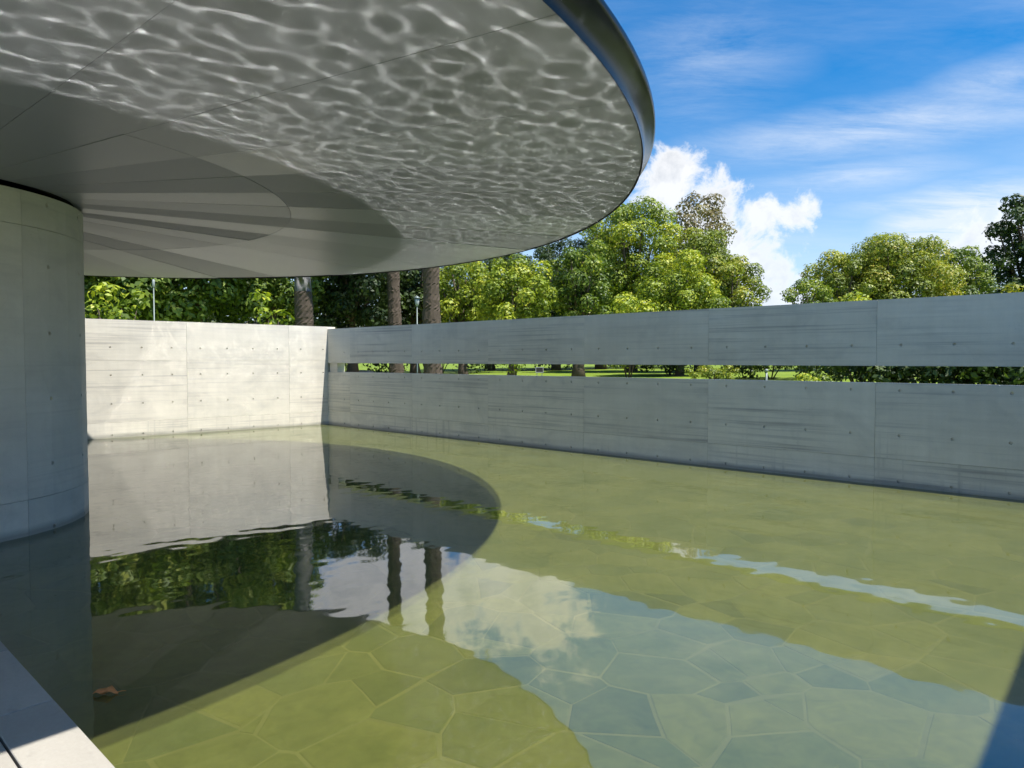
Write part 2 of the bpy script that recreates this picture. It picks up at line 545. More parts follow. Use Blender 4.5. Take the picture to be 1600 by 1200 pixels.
M['leaf_mid'] = mat_leaf('leaf_mid', [(0, (.05, .09, .014)), (.5, (.125, .185, .026)), (.85, (.25, .31, .04)), (1, (.36, .38, .06))])
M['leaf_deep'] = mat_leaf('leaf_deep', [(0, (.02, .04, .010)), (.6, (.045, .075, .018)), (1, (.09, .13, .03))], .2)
M['leaf_brown'] = mat_leaf('leaf_brown', [(0, (.09, .075, .035)), (.6, (.19, .15, .07)), (1, (.27, .24, .09))], .25)
M['leaf_yellow'] = mat_leaf('leaf_yellow', [(0, (.14, .16, .02)), (.6, (.27, .28, .03)), (1, (.42, .36, .04))])
M['leaf_olive'] = mat_leaf('leaf_olive', [(0, (.09, .125, .018)), (.5, (.21, .26, .035)), (.8, (.36, .375, .05)), (1, (.42, .36, .06))])
M['leaf_silver'] = mat_leaf('leaf_silver', [(0, (.25, .28, .22)), (1, (.5, .52, .46))], .2)

# ------------------------------------------------------------------ ground
def build_ground():
    xs = np.concatenate([np.linspace(-600, -70, 10), np.linspace(-60, 60, 49), np.linspace(70, 600, 10)])
    ys = np.concatenate([np.linspace(-400, -70, 7), np.linspace(-60, 90, 61), np.linspace(100, 900, 12)])
    v, f = [], []
    for y in ys:
        for x in xs:
            p = np.array([x, y]) - K2
            a, b = float(p @ E2), -float(p @ N2)
            inside = -3.5 < a < 20 and -3.5 < b < 20
            v.append((x, y, -.6 if inside else ground_z(x, y)))
    nx = len(xs)
    for j in range(len(ys) - 1):
        for i in range(nx - 1):
            f.append((j * nx + i, j * nx + i + 1, (j + 1) * nx + i + 1, (j + 1) * nx + i))
    tag(mesh_obj('ground', v, f, M['lawn'], smooth=True), kind='structure')
    # lawn apron right up against the walls, round the sunken pavilion
    mb = MB()
    rings = [(-.26, .10), (-2, .11), (-5.2, None)]
    def loop(off):
        return [(off - .05, off), (POOL_A - off, off), (POOL_A - off, 20 - off), (off - .05 - SKEW * (20 - off), 20 - off)]
    pts = []
    for off, z in rings:
        ring = []
        cs = loop(off)
        for k in range(4):
            (a0, b0), (a1, b1) = cs[k], cs[(k + 1) % 4]
            for t in range(12):
                w = W(a0 + (a1 - a0) * t / 12, b0 + (b1 - b0) * t / 12)
                ring.append((w[0], w[1], z if z is not None else ground_z(w[0], w[1]) + .02))
        pts.append(ring)
    n = 48
    mb.v = [p for r_ in pts for p in r_]
    for i in range(len(pts) - 1):
        for k in range(n):
            mb.f.append((i * n + k, i * n + (k + 1) % n, (i + 1) * n + (k + 1) % n, (i + 1) * n + k))
    tag(mb.build('lawn_border', M['lawn']), kind='structure')
    # gravel path crossing the lawn
    mb = MB()
    path = [at(520, 44), at(600, 40), at(690, 36.5), at(760, 36)]
    path = [(-26, 50), (-14, 46.5), (-9, 42), (-5, 37.5), (0, 33), (8, 29.5), (18, 26), (32, 22)]
    pv = []
    for i, (x, y) in enumerate(path):
        x0, y0 = path[max(i - 1, 0)]; x1, y1 = path[min(i + 1, len(path) - 1)]
        t = Vector((x1 - x0, y1 - y0)).normalized()
        for s in (-1, -.33, .33, 1):
            xx, yy = x - t.y * s * .9, y + t.x * s * .9
            pv.append((xx, yy, ground_z(xx, yy) + .05))
    pf = [(4 * i + k, 4 * i + k + 1, 4 * i + k + 5, 4 * i + k + 4) for i in range(len(path) - 1) for k in range(3)]
    tag(mesh_obj('path', pv, pf, M['path']), kind='structure')
build_ground()

# ------------------------------------------------------------------ concrete panels with tie holes
def panel_mesh(u0, u1, v0, v1, hu, hv, fmap, depth=.03, hr=.019):
    """a formed panel in (u,v); hu/hv are hole positions; fmap(u,v,d) -> xyz, d = depth behind the face"""
    mb = MB()
    hu = [u for u in hu if u0 + .06 < u < u1 - .06]
    hv = [v for v in hv if v0 + .06 < v < v1 - .06]
    ub = [u0] + [(a + b) / 2 for a, b in zip(hu, hu[1:])] + [u1]
    vb = [v0] + [(a + b) / 2 for a, b in zip(hv, hv[1:])] + [v1]
    if not hu: ub = list(np.linspace(u0, u1, max(2, int((u1 - u0) / .15) + 1)))
    if not hv: vb = [v0, v1]
    for i in range(len(ub) - 1):
        for j in range(len(vb) - 1):
            a0, a1, b0, b1 = ub[i], ub[i + 1], vb[j], vb[j + 1]
            if not hu or not hv:
                k = 4
                for q in range(k):
                    c0, c1 = a0 + (a1 - a0) * q / k, a0 + (a1 - a0) * (q + 1) / k
                    mb.add([fmap(c0, b0, 0), fmap(c1, b0, 0), fmap(c1, b1, 0), fmap(c0, b1, 0)], [(0, 1, 2, 3)])
                continue
            cu, cv = hu[i], hv[j]
            outer = []
            for (p, q) in (((a1, b0), (a1, b1)), ((a1, b1), (a0, b1)), ((a0, b1), (a0, b0)), ((a0, b0), (a1, b0))):
                for t in range(4):
                    outer.append((p[0] + (q[0] - p[0]) * t / 4, p[1] + (q[1] - p[1]) * t / 4))
            vs, n = [], 16
            inner = []
            for t in range(n):
                an = -math.pi / 4 + 2 * math.pi * t / n
                inner.append((cu + hr * math.cos(an), cv + hr * math.sin(an)))
            vs += [fmap(*p, 0) for p in outer] + [fmap(*p, 0) for p in inner]
            vs += [fmap(cu + (p[0] - cu) * .8, cv + (p[1] - cv) * .8, depth * .8) for p in inner]
            fs = []
            for t in range(n):
                s = (t + 1) % n
                fs += [(t, s, n + s, n + t), (n + t, n + s, 2 * n + s, 2 * n + t)]
            fs.append(tuple(range(2 * n, 3 * n)))
            mb.add(vs, fs)
    ku = max(2, int((u1 - u0) / .15))
    for vv in (v0, v1):
        for q in range(ku):
            c0, c1 = u0 + (u1 - u0) * q / ku, u0 + (u1 - u0) * (q + 1) / ku
            mb.add([fmap(c0, vv, 0), fmap(c1, vv, 0), fmap(c1, vv, depth), fmap(c0, vv, depth)], [(0, 1, 2, 3)])
    for uu in (u0, u1):
        mb.add([fmap(uu, v0, 0), fmap(uu, v1, 0), fmap(uu, v1, depth), fmap(uu, v0, depth)], [(0, 1, 2, 3)])
    return mb

GAP = .0018
def panels(parent, ujs, vjs, hu, hv, fmap, mat=None):
    rng = random.Random(len(ujs) * 7 + len(vjs))
    for i in range(len(ujs) - 1):
        for j in range(len(vjs) - 1):
            pr = rng.uniform(-.0012, .0012)
            panel_mesh(ujs[i] + GAP, ujs[i + 1] - GAP, vjs[j] + GAP, vjs[j + 1] - GAP, hu, hv,
                       lambda u, v, d: fmap(u, v, d + pr)).build('concrete_panel', mat or M['concrete'], parent)

ROWS = [.066, .665, 1.253, 1.844]
BASE = FLOOR_Z - .3
def slotted_wall():
    root = empty('slotted_wall', W(8, 0))
    tag(root, 'long grey concrete wall with a horizontal slot, in shade across the pool', 'wall')
    inv = root.location
    def fm(u, v, d):
        x, y, z = W(u, -d, v)
        return (x - inv.x, y - inv.y, z - inv.z)
    uj = [-.05] + [12.83 - 2.382 * k for k in range(5, -1, -1)] + [15.21, POOL_A]
    hu = [13.12 + .5925 * k for k in range(-22, 6)]
    hu = [u for u in hu if .1 < u]
    panels(root, uj, [BASE, .354, SLOT0], hu, ROWS, fm)
    panels(root, uj, [SLOT1, WALL_Z], hu, [1.844], fm)
    mb = MB()
    for (a0, a1, z0, z1, nm) in ((-.3, POOL_A + .25, BASE, SLOT0 - .002, 'lower_wall'), (-.3, POOL_A + .25, SLOT1 + .002, WALL_Z - .002, 'upper_wall'),
                                 (0, .33, SLOT0 - .002, SLOT1 + .002, 'slot_end'), (POOL_A - .1, POOL_A + .25, SLOT0 - .002, SLOT1 + .002, 'slot_end')):
        mb = MB(); mb.wbox(a0, a1, -.25, -.0295 if nm != 'slot_end' else -.031, z0, z1)
        mb.v = [(x - inv.x, y - inv.y, z - inv.z) for x, y, z in mb.v]
        mb.build(nm, M['concrete'], root)
    # thin lead-grey sill on the slot
slotted_wall()

def plain_wall():
    root = empty('end_wall', W(0, 4))
    tag(root, 'sunlit pale concrete wall with board streaks at the left end of the pool', 'wall')
    inv = root.location
    def fm(u, v, d):
        x, y, z = W(-.05 - SKEW * u - d, u, v)
        return (x - inv.x, y - inv.y, z - inv.z)
    HL = 2.51
    uj = [-.0, 1.02, 3.38, 5.76, 8.14, 10.52, 12.9]
    hu = [.13 + .594 * k for k in range(22)]
    panels(root, uj, [BASE, .33, 1.645, HL], hu, [.06, .72, 1.33, 1.92], fm)
    mb = MB()
    mb.quadbox([W(-.30, -.25)[:2], W(-.05 - SKEW * 12.9 - .25, 12.9)[:2], W(-.05 - SKEW * 12.9 - .0295, 12.9)[:2], W(-.0795 + .02 * 0, -.25 + .001)[:2]], BASE, HL - .002)
    mb.v = [(x - inv.x, y - inv.y, z - inv.z) for x, y, z in mb.v]
    mb.build('wall_core', M['concrete'], root)
plain_wall()

def near_wall():
    root = empty('side_wall', W(POOL_A, 4))
    tag(root, 'concrete wall out of view on the right, casting the shadow on the pool', 'wall')
    inv = root.location
    def fm(u, v, d):
        x, y, z = W(POOL_A + d, u, v)
        return (x - inv.x, y - inv.y, z - inv.z)
    uj = [0, 2.38, 4.76, 7.14, POOL_B]
    panels(root, uj, [BASE, .354, 1.6, WALL_Z], [.3 + .594 * k for k in range(16)], ROWS, fm)
    mb = MB(); mb.wbox(POOL_A + .0295, POOL_A + .25, 0.001, POOL_B, BASE, WALL_Z - .002)
    mb.v = [(x - inv.x, y - inv.y, z - inv.z) for x, y, z in mb.v]
    mb.build('wall_core', M['concrete'], root)
near_wall()

# ------------------------------------------------------------------ column and canopy
def column():
    root = empty('concrete_column', (*COLC, 0))
    tag(root, 'thick round concrete column holding up the disc canopy', 'column')
    # joint seen at picture column 40
    dj = math.radians(-17.2)
    def fm(u, v, d):
        a = u / COL_R
        return ((COL_R - d) * math.cos(a), (COL_R - d) * math.sin(a), v)
    st = 2 * math.pi * COL_R / 8
    u0 = COL_R * dj
    uj = [u0 + st * k for k in range(9)]
    hu = [u0 + st * (k + .5) / 2 for k in range(16)]
    rows = [.03, .65, 1.28, 1.91, 2.55, 3.14]
    panels(root, uj, [BASE, .34, 2.90, 3.225], hu, rows, fm, M['concrete_smooth'])
    mb = MB(); mb.lathe([(COL_R - .0295, BASE), (COL_R - .0295, 3.18), (COL_R - .2, 3.228), (.01, 3.228)], 64)
    mb.build('column_core', M['concrete'], root, True)
    mb = MB(); mb.lathe([(COL_R - .12, 3.2), (COL_R - .12, CAN_Z - .002)], 64)
    mb.build('shadow_joint', M['joint'], root, True)
column()

def canopy():
    root = empty('disc_canopy', (*CAN, CAN_Z))
    tag(root, 'large round metal clad canopy with panelled underside above the pool', 'canopy')
    rng = random.Random(3)
    r_in, r_mid, r_out = 1.30, 3.45, CAN_R - .012
    gap = .0022
    for k in range(36):
        a0, a1 = R(10 * k), R(10 * k + 10)
        for (ra, rb) in ((r_in, r_mid), (r_mid, r_out)):
            ns = 6
            v, dz = [], rng.uniform(-.0012, .0012)
            tilt = rng.uniform(-.0016, .0016)
            for s in range(ns + 1):
                for rr in (ra + gap, rb - gap):
                    a = a0 + gap / rr + (a1 - a0 - 2 * gap / rr) * s / ns
                    v.append((rr * math.cos(a), rr * math.sin(a), dz + tilt * (rr - ra)))
            nb = len(v)
            v += [(x, y, z + .012) for x, y, z in v]
            f = []
            for s in range(ns):
                i = 2 * s
                f += [(i, i + 2, i + 3, i + 1), (i, nb + i, nb + i + 2, i + 2), (i + 1, i + 3, nb + i + 3, nb + i + 1)]
            e = 2 * ns
            f += [(0, 1, nb + 1, nb), (e, nb + e, nb + e + 1, e + 1)]
            mesh_obj('soffit_panel', v, f, M['soffit'], root)
    mb = MB(); mb.lathe([(CAN_R - .002, -.012), (CAN_R + .001, .014), (CAN_R + .006, .032), (CAN_R + .016, .054), (CAN_R + .032, .082), (CAN_R + .050, .110),
                         (CAN_R + .076, .148), (CAN_R + .088, .16), (CAN_R + .088, .19), (CAN_R + .078, .196)], 240)
    mb.build('rim', M['rim'], root, True)
    mb = MB(); mb.lathe([(CAN_R - .002, -.012), (CAN_R - .010, -.006), (CAN_R - .011, .02), (1.2, .02)], 240)
    mb.build('backing', M['joint'], root, False)
    mb = MB(); mb.lathe([(CAN_R + .078, .196), (CAN_R - .1, .215), (3, .30), (.01, .33)], 120)
    mb.build('roof_skin', M['rim'], root, True)
canopy()

# ------------------------------------------------------------------ pool
def clip(poly, nx, ny, c):
    out = []
    for i in range(len(poly)):
        p, q = poly[i], poly[(i + 1) % len(poly)]
        dp, dq = p[0] * nx + p[1] * ny - c, q[0] * nx + q[1] * ny - c
        if dp <= 0: out.append(p)
        if dp * dq < 0:
            t = dp / (dp - dq)
            out.append((p[0] + (q[0] - p[0]) * t, p[1] + (q[1] - p[1]) * t))
    return out

def pool():
    mb = MB(); mb.wbox(POOL_A0, POOL_A + .02, -.02, POOL_B + .3, BASE - .1, FLOOR_Z - .0035)
    fl = tag(mb.build('pool_floor', M['mortar']), kind='structure')
    rng = random.Random(11)
    na, nb = 45, 25
    sa, sb = (POOL_A - POOL_A0) / na, POOL_B / nb
    pts = []
    for i in range(na):
        for j in range(nb):
            if rng.random() < .12: continue
            pts.append((POOL_A0 + (i + .5 + rng.uniform(-.5, .5)) * sa, (j + .5 + rng.uniform(-.5, .5)) * sb))
    wts = [rng.uniform(-.065, .065) for _ in pts]
    stones = []
    for i, (a, b) in enumerate(pts):
        poly = [(POOL_A0, 0.004), (POOL_A - .004, 0.004), (POOL_A - .004, POOL_B - .004), (POOL_A0, POOL_B - .004)]
        for k, (c, d) in enumerate(pts):
            if k == i: continue
            dx, dy = c - a, d - b
            L_ = math.hypot(dx, dy)
            if L_ > 1.9: continue
            nx, ny = dx / L_, dy / L_
            mid = L_ / 2 + (wts[i] - wts[k]) / (2 * L_)
            poly = clip(poly, nx, ny, nx * a + ny * b + mid - .003 - .008 * ((i + k) * 7 % 5) / 4)
            if len(poly) < 3: break
        if len(poly) < 3: continue
        # drop tiny edges, wobble the outline a little
        out = []
        for p in poly:
            if not out or math.hypot(p[0] - out[-1][0], p[1] - out[-1][1]) > .05: out.append(p)
        if len(out) < 3: continue
        poly = []
        for k in range(len(out)):
            p, q = out[k], out[(k + 1) % len(out)]
            poly.append(p)
            if math.hypot(p[0] - q[0], p[1] - q[1]) > .25:
                mx, my = (p[0] + q[0]) / 2, (p[1] + q[1]) / 2
                sgn = 1 if p[0] + p[1] > q[0] + q[1] else -1
                nz_ = .012 * pnoise(Vector((mx * 3, my * 3, 1))) * sgn
                poly.append((mx + (q[1] - p[1]) * nz_ * 2, my - (q[0] - p[0]) * nz_ * 2))
        ca, cb = sum(p[0] for p in poly) / len(poly), sum(p[1] for p in poly) / len(poly)
        pc = W(ca, cb, FLOOR_Z)
        n = len(poly)
        dz = rng.uniform(-.0012, .0008)
        def ring(s_, z):
            r_ = []
            for p in poly:
                w = W(ca + (p[0] - ca) * s_, cb + (p[1] - cb) * s_)
                r_.append((w[0] - pc[0], w[1] - pc[1], z))
            return r_
        v = ring(1, -.03) + ring(1, -.003 + dz) + ring(.97, dz)
        f = []
        for l in (0, 1):
            for k in range(n):
                f.append((l * n + k, l * n + (k + 1) % n, (l + 1) * n + (k + 1) % n, (l + 1) * n + k))
        f.append(tuple(range(2 * n, 3 * n)))
        stones.append((math.hypot(pc[0], pc[1]), pc, v, f))
    stones.sort(key=lambda q: q[0])
    rest = MB()
    for i, (_, pc, v, f) in enumerate(stones):
        if i < 300:
            mesh_obj('paving_stone', v, f, M['stone'], fl, loc=pc)
        else:
            rest.add([(x + pc[0], y + pc[1], z + pc[2]) for x, y, z in v], f)
    if rest.v:
        tag(rest.build('far_paving', M['stone'], fl), kind='stuff')
    # water surface, gently rippled
    st = .016
    ga, gb = int((POOL_A - POOL_A0) / st), int(POOL_B / st)
    A, B = np.meshgrid(np.linspace(POOL_A0, POOL_A, ga + 1), np.linspace(0, POOL_B, gb + 1), indexing='ij')
    Z = np.zeros_like(A)
    rs = np.random.RandomState(7)
    main = R(2)
    for lam, curv, cnt in ((.12, .046, 12), (.165, .090, 18), (.24, .064, 14), (.42, .012, 6)):
        for _ in range(cnt):
            l_ = lam * rs.uniform(.8, 1.25)
            k = 2 * math.pi / l_
            th = main + rs.normal(0, .68)
            amp = curv * math.sqrt(2 / cnt) / k ** 2
            Z += amp * np.sin(k * (A * math.cos(th) + B * math.sin(th)) + rs.uniform(0, 6.283))
    # patches of calmer and livelier water
    env = 1 + .30 * np.sin(A * .55 + 1.0 + .6 * np.sin(B * .5)) * np.cos(B * .6 - .5)
    Z *= env
    P = K2[None, None, :] + A[..., None] * E2 - B[..., None] * N2
    v = np.concatenate([P, Z[..., None]], -1).reshape(-1, 3)
    idx = np.arange((ga + 1) * (gb + 1)).reshape(ga + 1, gb + 1)
    f = np.stack([idx[:-1, :-1], idx[:-1, 1:], idx[1:, 1:], idx[1:, :-1]], -1).reshape(-1, 4)
    o = np_mesh('water', v, f, M['water'], smooth=True)
    # face up
    if o.data.polygons[0].normal.z < 0:
        o.data.flip_normals()
    tag(o, kind='structure')

def np_mesh(name, v, f, mat, parent=None, smooth=False, tint=None):
    me = bpy.data.meshes.new(name)
    nf, k = f.shape
    me.vertices.add(len(v)); me.vertices.foreach_set('co', np.ascontiguousarray(v, dtype=np.float32).ravel())
    me.loops.add(nf * k); me.loops.foreach_set('vertex_index', np.ascontiguousarray(f, dtype=np.int32).ravel())
    me.polygons.add(nf)
    me.polygons.foreach_set('loop_start', np.arange(0, nf * k, k, dtype=np.int32))
    me.polygons.foreach_set('loop_total', np.full(nf, k, dtype=np.int32))
    me.update(calc_edges=True)
    if smooth:
        me.polygons.foreach_set('use_smooth', np.ones(nf, dtype=bool))
    if tint is not None:
        at_ = me.attributes.new('tint', 'FLOAT', 'FACE')
        at_.data.foreach_set('value', np.ascontiguousarray(tint, dtype=np.float32))
    me.materials.append(mat)
    me.update()
    o = bpy.data.objects.new(name, me)
    COL.objects.link(o)
    o.parent = parent
    return o
pool()

def deck():
    mb = MB(); mb.wbox(-1, POOL_A + 1.2, POOL_B + .02, 20, BASE, DECK_Z - .02)
    dk = tag(mb.build('deck', M['joint']), kind='structure')
    rng = random.Random(5)
    rows = 14
    for r_ in range(rows):
        off = 0 if r_ == 0 else rng.uniform(0, .82)
        w = .25
        for k in range(-14, 7):
            a0 = 11.72 + .82 * k + off
            a1 = a0 + .82
            if a1 < -.7 or a0 > POOL_A + .9: continue
            a0, a1 = max(a0, -.9), min(a1, POOL_A + 1.2)
            b0, b1 = POOL_B + w * r_, POOL_B + w * (r_ + 1)
            am, bm_ = (a0 + a1) / 2, (b0 + b1) / 2
            c = W(am, bm_, 0)
            ha, hb = (a1 - a0) / 2 - .0055, w / 2 - .005
            dz = rng.uniform(-.0015, .0015)
            v = []
            for s, z in ((1, DECK_Z - .06), (1, DECK_Z - .003 + dz), (.0, DECK_Z + dz)):
                ins = 0 if s else .003
                for da, db in ((-ha + ins, hb - ins), (ha - ins, hb - ins), (ha - ins, -hb + ins), (-ha + ins, -hb + ins)):
                    q = W(am + da, bm_ + db)
                    v.append((q[0] - c[0], q[1] - c[1], z))
            f = [(8, 9, 10, 11)]
            for l in (0, 1):
                for q in range(4):
                    f.append((4 * l + q, 4 * l + (q + 1) % 4, 4 * l + 4 + (q + 1) % 4, 4 * l + 4 + q))
            if math.hypot(c[0] - COLC[0], c[1] - COLC[1]) < COL_R - .5: continue
            mesh_obj('paver', v, f, M['paver'], dk, loc=c)
    mb = MB(); mb.wbox(0, POOL_A + 1.2, POOL_B + .25 * rows + .004, 20, DECK_Z - .02, DECK_Z - .001)
    mb.build('deck_slab', M['paver'], dk)
    mb = MB(); mb.wbox(0, POOL_A + 1.2, POOL_B + .012, POOL_B + .04, BASE, DECK_Z - .055)
    mb.build('pool_edge', M['joint'], dk)
deck()

# ------------------------------------------------------------------ vegetation
def leaf_cards(lumps, rng, size=.27, dens=340, fill=.25, flat=0.0):
    """leaf-shaped faces spread over a set of lumps: (centre, radii, tint)"""
    V, T = [], []
    for c, r_, tn in lumps:
        rm = float(np.mean(r_))
        n = max(20, int(dens * rm * rm * (.27 / size) ** 1.6))
        d = rng.normal(size=(n, 3))
        d[:, 2] += .35
        d /= np.linalg.norm(d, axis=1)[:, None]
        rad = np.where(rng.rand(n) < fill, rng.uniform(.25, .8, n), rng.uniform(.82, 1.06, n))
        rad *= 1 + .16 * np.sin(d[:, 0] * 5 + c[0]) * np.sin(d[:, 1] * 5 + c[1] * 2) + .1 * np.sin(d[:, 2] * 9 + c[2])
        p = np.asarray(c) + d * np.asarray(r_) * rad[:, None]
        nr = d * (1 - flat) + rng.normal(size=(n, 3)) * .36 + np.array([0, 0, .30 + flat])
        nr /= np.linalg.norm(nr, axis=1)[:, None]
        t = np.cross(nr, rng.normal(size=(n, 3)))
        t /= np.linalg.norm(t, axis=1)[:, None] + 1e-9
        b = np.cross(nr, t)
        l_ = size * rng.uniform(.6, 1.25, n)[:, None]
        w = l_ * rng.uniform(.42, .62, n)[:, None]
        q = np.stack([p - t * l_ * .5, p + b * w * .5 + nr * l_ * .06, p + t * l_ * .5 - nr * l_ * .08, p - b * w * .5 + nr * l_ * .06], 1)
        V.append(q.reshape(-1, 3))
        T.append(np.clip(tn + rng.normal(0, .27, n), 0, 1))
    v = np.concatenate(V)
    return v, np.arange(len(v)).reshape(-1, 4), np.concatenate(T)

def crown_lumps(rng, h0, rx, ry, rz, n, lr=(.26, .4), squash=.85, core=True):
    lumps = []
    ga = math.pi * (3 - math.sqrt(5))
    ph = rng.uniform(0, 6)
    for i in range(n):
        zz = 1 - 1.75 * (i + .5) / n
        s_ = math.sqrt(max(0, 1 - zz * zz))
        a = ga * i + ph
        k = rng.uniform(.60, .97)
        c = np.array([s_ * math.cos(a) * rx * k, s_ * math.sin(a) * ry * k, h0 + zz * rz * k])
        r0 = rng.uniform(*lr) * min(rx, rz * 1.2)
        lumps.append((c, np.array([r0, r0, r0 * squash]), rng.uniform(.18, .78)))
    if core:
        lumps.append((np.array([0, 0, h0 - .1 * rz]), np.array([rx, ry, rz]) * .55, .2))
    return lumps

def tree(name, label, cat, x, y_top, hw, D, leaf, base=1.6, n=26, size=.19, dens=340, seed=0, group=None, lr=(.22, .36), fill=.2,
         deep=1.0, trunk_r=None, lean=0, open_=False):
    rng = np.random.RandomState(seed + 100)
    top = at(x, D, y_top).z
    p = at(x, D)
    gz = ground_z(p.x, p.y)
    rx = hw / FPX * D
    H = top - gz
    rz = (H - base) / 2
    root = empty(name, (p.x, p.y, gz))
    tag(root, label, cat, group)
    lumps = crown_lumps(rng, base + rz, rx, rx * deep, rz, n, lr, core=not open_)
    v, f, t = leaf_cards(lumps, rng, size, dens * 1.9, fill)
    np_mesh('crown', v, f, leaf, root, tint=t)
    tr = trunk_r or max(.12, .035 * H)
    mb = MB()
    hh = base + rz * .9
    k = 7
    mb.tube([(lean * (i / k) ** 2 + .06 * math.sin(i * 1.7 + seed), .05 * math.cos(i * 2.1 + seed), hh * i / k - .15 * (i == 0)) for i in range(k + 1)],
            [tr * (1.25 if i == 0 else 1) * (1 - .75 * i / k) for i in range(k + 1)], 10)
    for c, r_, _ in lumps[:min(len(lumps), 12)]:
        a0 = np.array([0, 0, max(base * .7, c[2] * .45)])
        mid = a0 * .45 + c * .55 + np.array([0, 0, -.1 * rz])
        mb.tube([tuple(a0), tuple(mid), tuple(c)], [tr * .42, tr * .25, tr * .08], 6)
    mb.build('trunk', M['bark'], root, True)
    return root

def shrub(name, label, x, y_top, hw, D, leaf, seed=0, size=.2, dens=420, n=10, group=None, deep=1.0, cat='shrub'):
    rng = np.random.RandomState(seed + 300)
    top = at(x, D, y_top).z
    p = at(x, D)
    gz = ground_z(p.x, p.y)
    rx = hw / FPX * D
    H = top - gz
    root = empty(name, (p.x, p.y, gz))
    tag(root, label, cat, group)
    v, f, t = leaf_cards(crown_lumps(rng, H * .48, rx, rx * deep, H * .52, n, (.34, .5)), rng, size, dens, .3)
    np_mesh('foliage', v, f, leaf, root, tint=t)
    mb = MB()
    for i in range(5):
        a = i * 1.26 + seed
        mb.tube([(.06 * math.cos(a), .06 * math.sin(a), -.05), (rx * .3 * math.cos(a), rx * .3 * math.sin(a), H * .4), (rx * .5 * math.cos(a), rx * .5 * math.sin(a), H * .7)], [.035, .025, .01], 5)
    mb.build('stem', M['bark'], root, True)
    return root

TG = 'trees beyond the pool walls'
B, MD, DP, OL = M['leaf_bright'], M['leaf_mid'], M['leaf_deep'], M['leaf_olive']
# behind the slotted wall, left of the gap of sky
tree('leafy_tree', 'tall yellow green tree rising beside the canopy rim', 'tree', 985, 312, 78, 47, B, 2.2, 34, seed=1, group=TG)
tree('leafy_tree', 'mid green tree under the brown gum crown, left of the sky gap', 'tree', 1092, 356, 66, 45, OL, 2.0, 30, seed=2, group=TG)
tree('leafy_tree', 'rounded tree at the left edge of the sky gap', 'tree', 1142, 396, 52, 43, OL, 1.6, 26, seed=3, group=TG)
tree('leafy_tree', 'dark round tree with light top, just right of the palms', 'tree', 905, 377, 54, 38, MD, 1.9, 28, seed=4, group=TG, trunk_r=.36)
tree('leafy_tree', 'yellow green tree with a dark hollow, next to the palms', 'tree', 800, 395, 62, 36, B, 1.9, 26, seed=5, group=TG, trunk_r=.26)
tree('leafy_tree', 'bright low tree in front of the mid green tree', 'tree', 1062, 402, 68, 39, B, 1.5, 28, seed=6, group=TG)
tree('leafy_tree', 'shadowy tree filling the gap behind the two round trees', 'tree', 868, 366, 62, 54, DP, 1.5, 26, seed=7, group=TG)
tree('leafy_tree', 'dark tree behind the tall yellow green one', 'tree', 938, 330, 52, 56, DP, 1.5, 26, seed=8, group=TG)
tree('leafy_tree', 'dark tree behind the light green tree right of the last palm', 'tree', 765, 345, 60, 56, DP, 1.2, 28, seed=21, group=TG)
tree('gum_tree', 'brown open gum tree crown standing above the others', 'tree', 1090, 304, 44, 72, M['leaf_brown'], 10.8, 15, .34, 170, 9, TG, (.30, .42), .1, open_=True, trunk_r=.22)
shrub('round_shrub', 'bright lime green shrub peeping over the slotted wall', 982, 457, 48, 33, B, 1, .2, 420, 12)
shrub('round_shrub', 'tiny light green shrub top over the wall, right of the palms', 803, 487, 22, 30, B, 2, .17, 420, 7)
# the dark belt under the canopy
tree('leafy_tree', 'big leafy tree seen beside the column under the canopy', 'tree', 150, 190, 135, 33, MD, .8, 52, .32, 300, 10, TG, trunk_r=.4)
tree('leafy_tree', 'big dark tree under the canopy, left of the pale palm', 'tree', 310, 200, 120, 35, MD, .8, 48, .32, 300, 11, TG, trunk_r=.4)
tree('leafy_tree', 'dark tree just behind the pale topped palm', 'tree', 425, 205, 85, 38, MD, .8, 42, .32, 300, 12, TG)
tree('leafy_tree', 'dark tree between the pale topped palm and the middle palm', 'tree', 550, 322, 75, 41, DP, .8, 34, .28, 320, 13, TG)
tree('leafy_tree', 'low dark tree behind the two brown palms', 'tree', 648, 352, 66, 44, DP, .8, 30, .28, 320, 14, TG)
tree('leafy_tree', 'light green tree to the right of the last palm', 'tree', 724, 400, 52, 40, B, 1.6, 26, seed=15, group=TG, trunk_r=.3)
shrub('broadleaf_shrub', 'sunlit broadleaf shrub above the left end of the sunlit wall', 182, 428, 58, 25, B, 3, .26, 260, 9)
shrub('broadleaf_shrub', 'sunlit shrub above the sunlit wall, left of the pale palm', 416, 452, 38, 25, B, 4, .24, 280, 9)
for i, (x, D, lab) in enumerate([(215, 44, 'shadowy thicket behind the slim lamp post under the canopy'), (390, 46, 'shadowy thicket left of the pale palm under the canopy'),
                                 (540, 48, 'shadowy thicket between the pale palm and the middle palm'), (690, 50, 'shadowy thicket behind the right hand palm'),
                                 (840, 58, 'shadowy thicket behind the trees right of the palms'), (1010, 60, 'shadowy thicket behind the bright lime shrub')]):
    shrub('thicket', lab, x, 440, 100, D, DP, 50 + i, .3, 240, 18, 'thickets along the back of the garden')
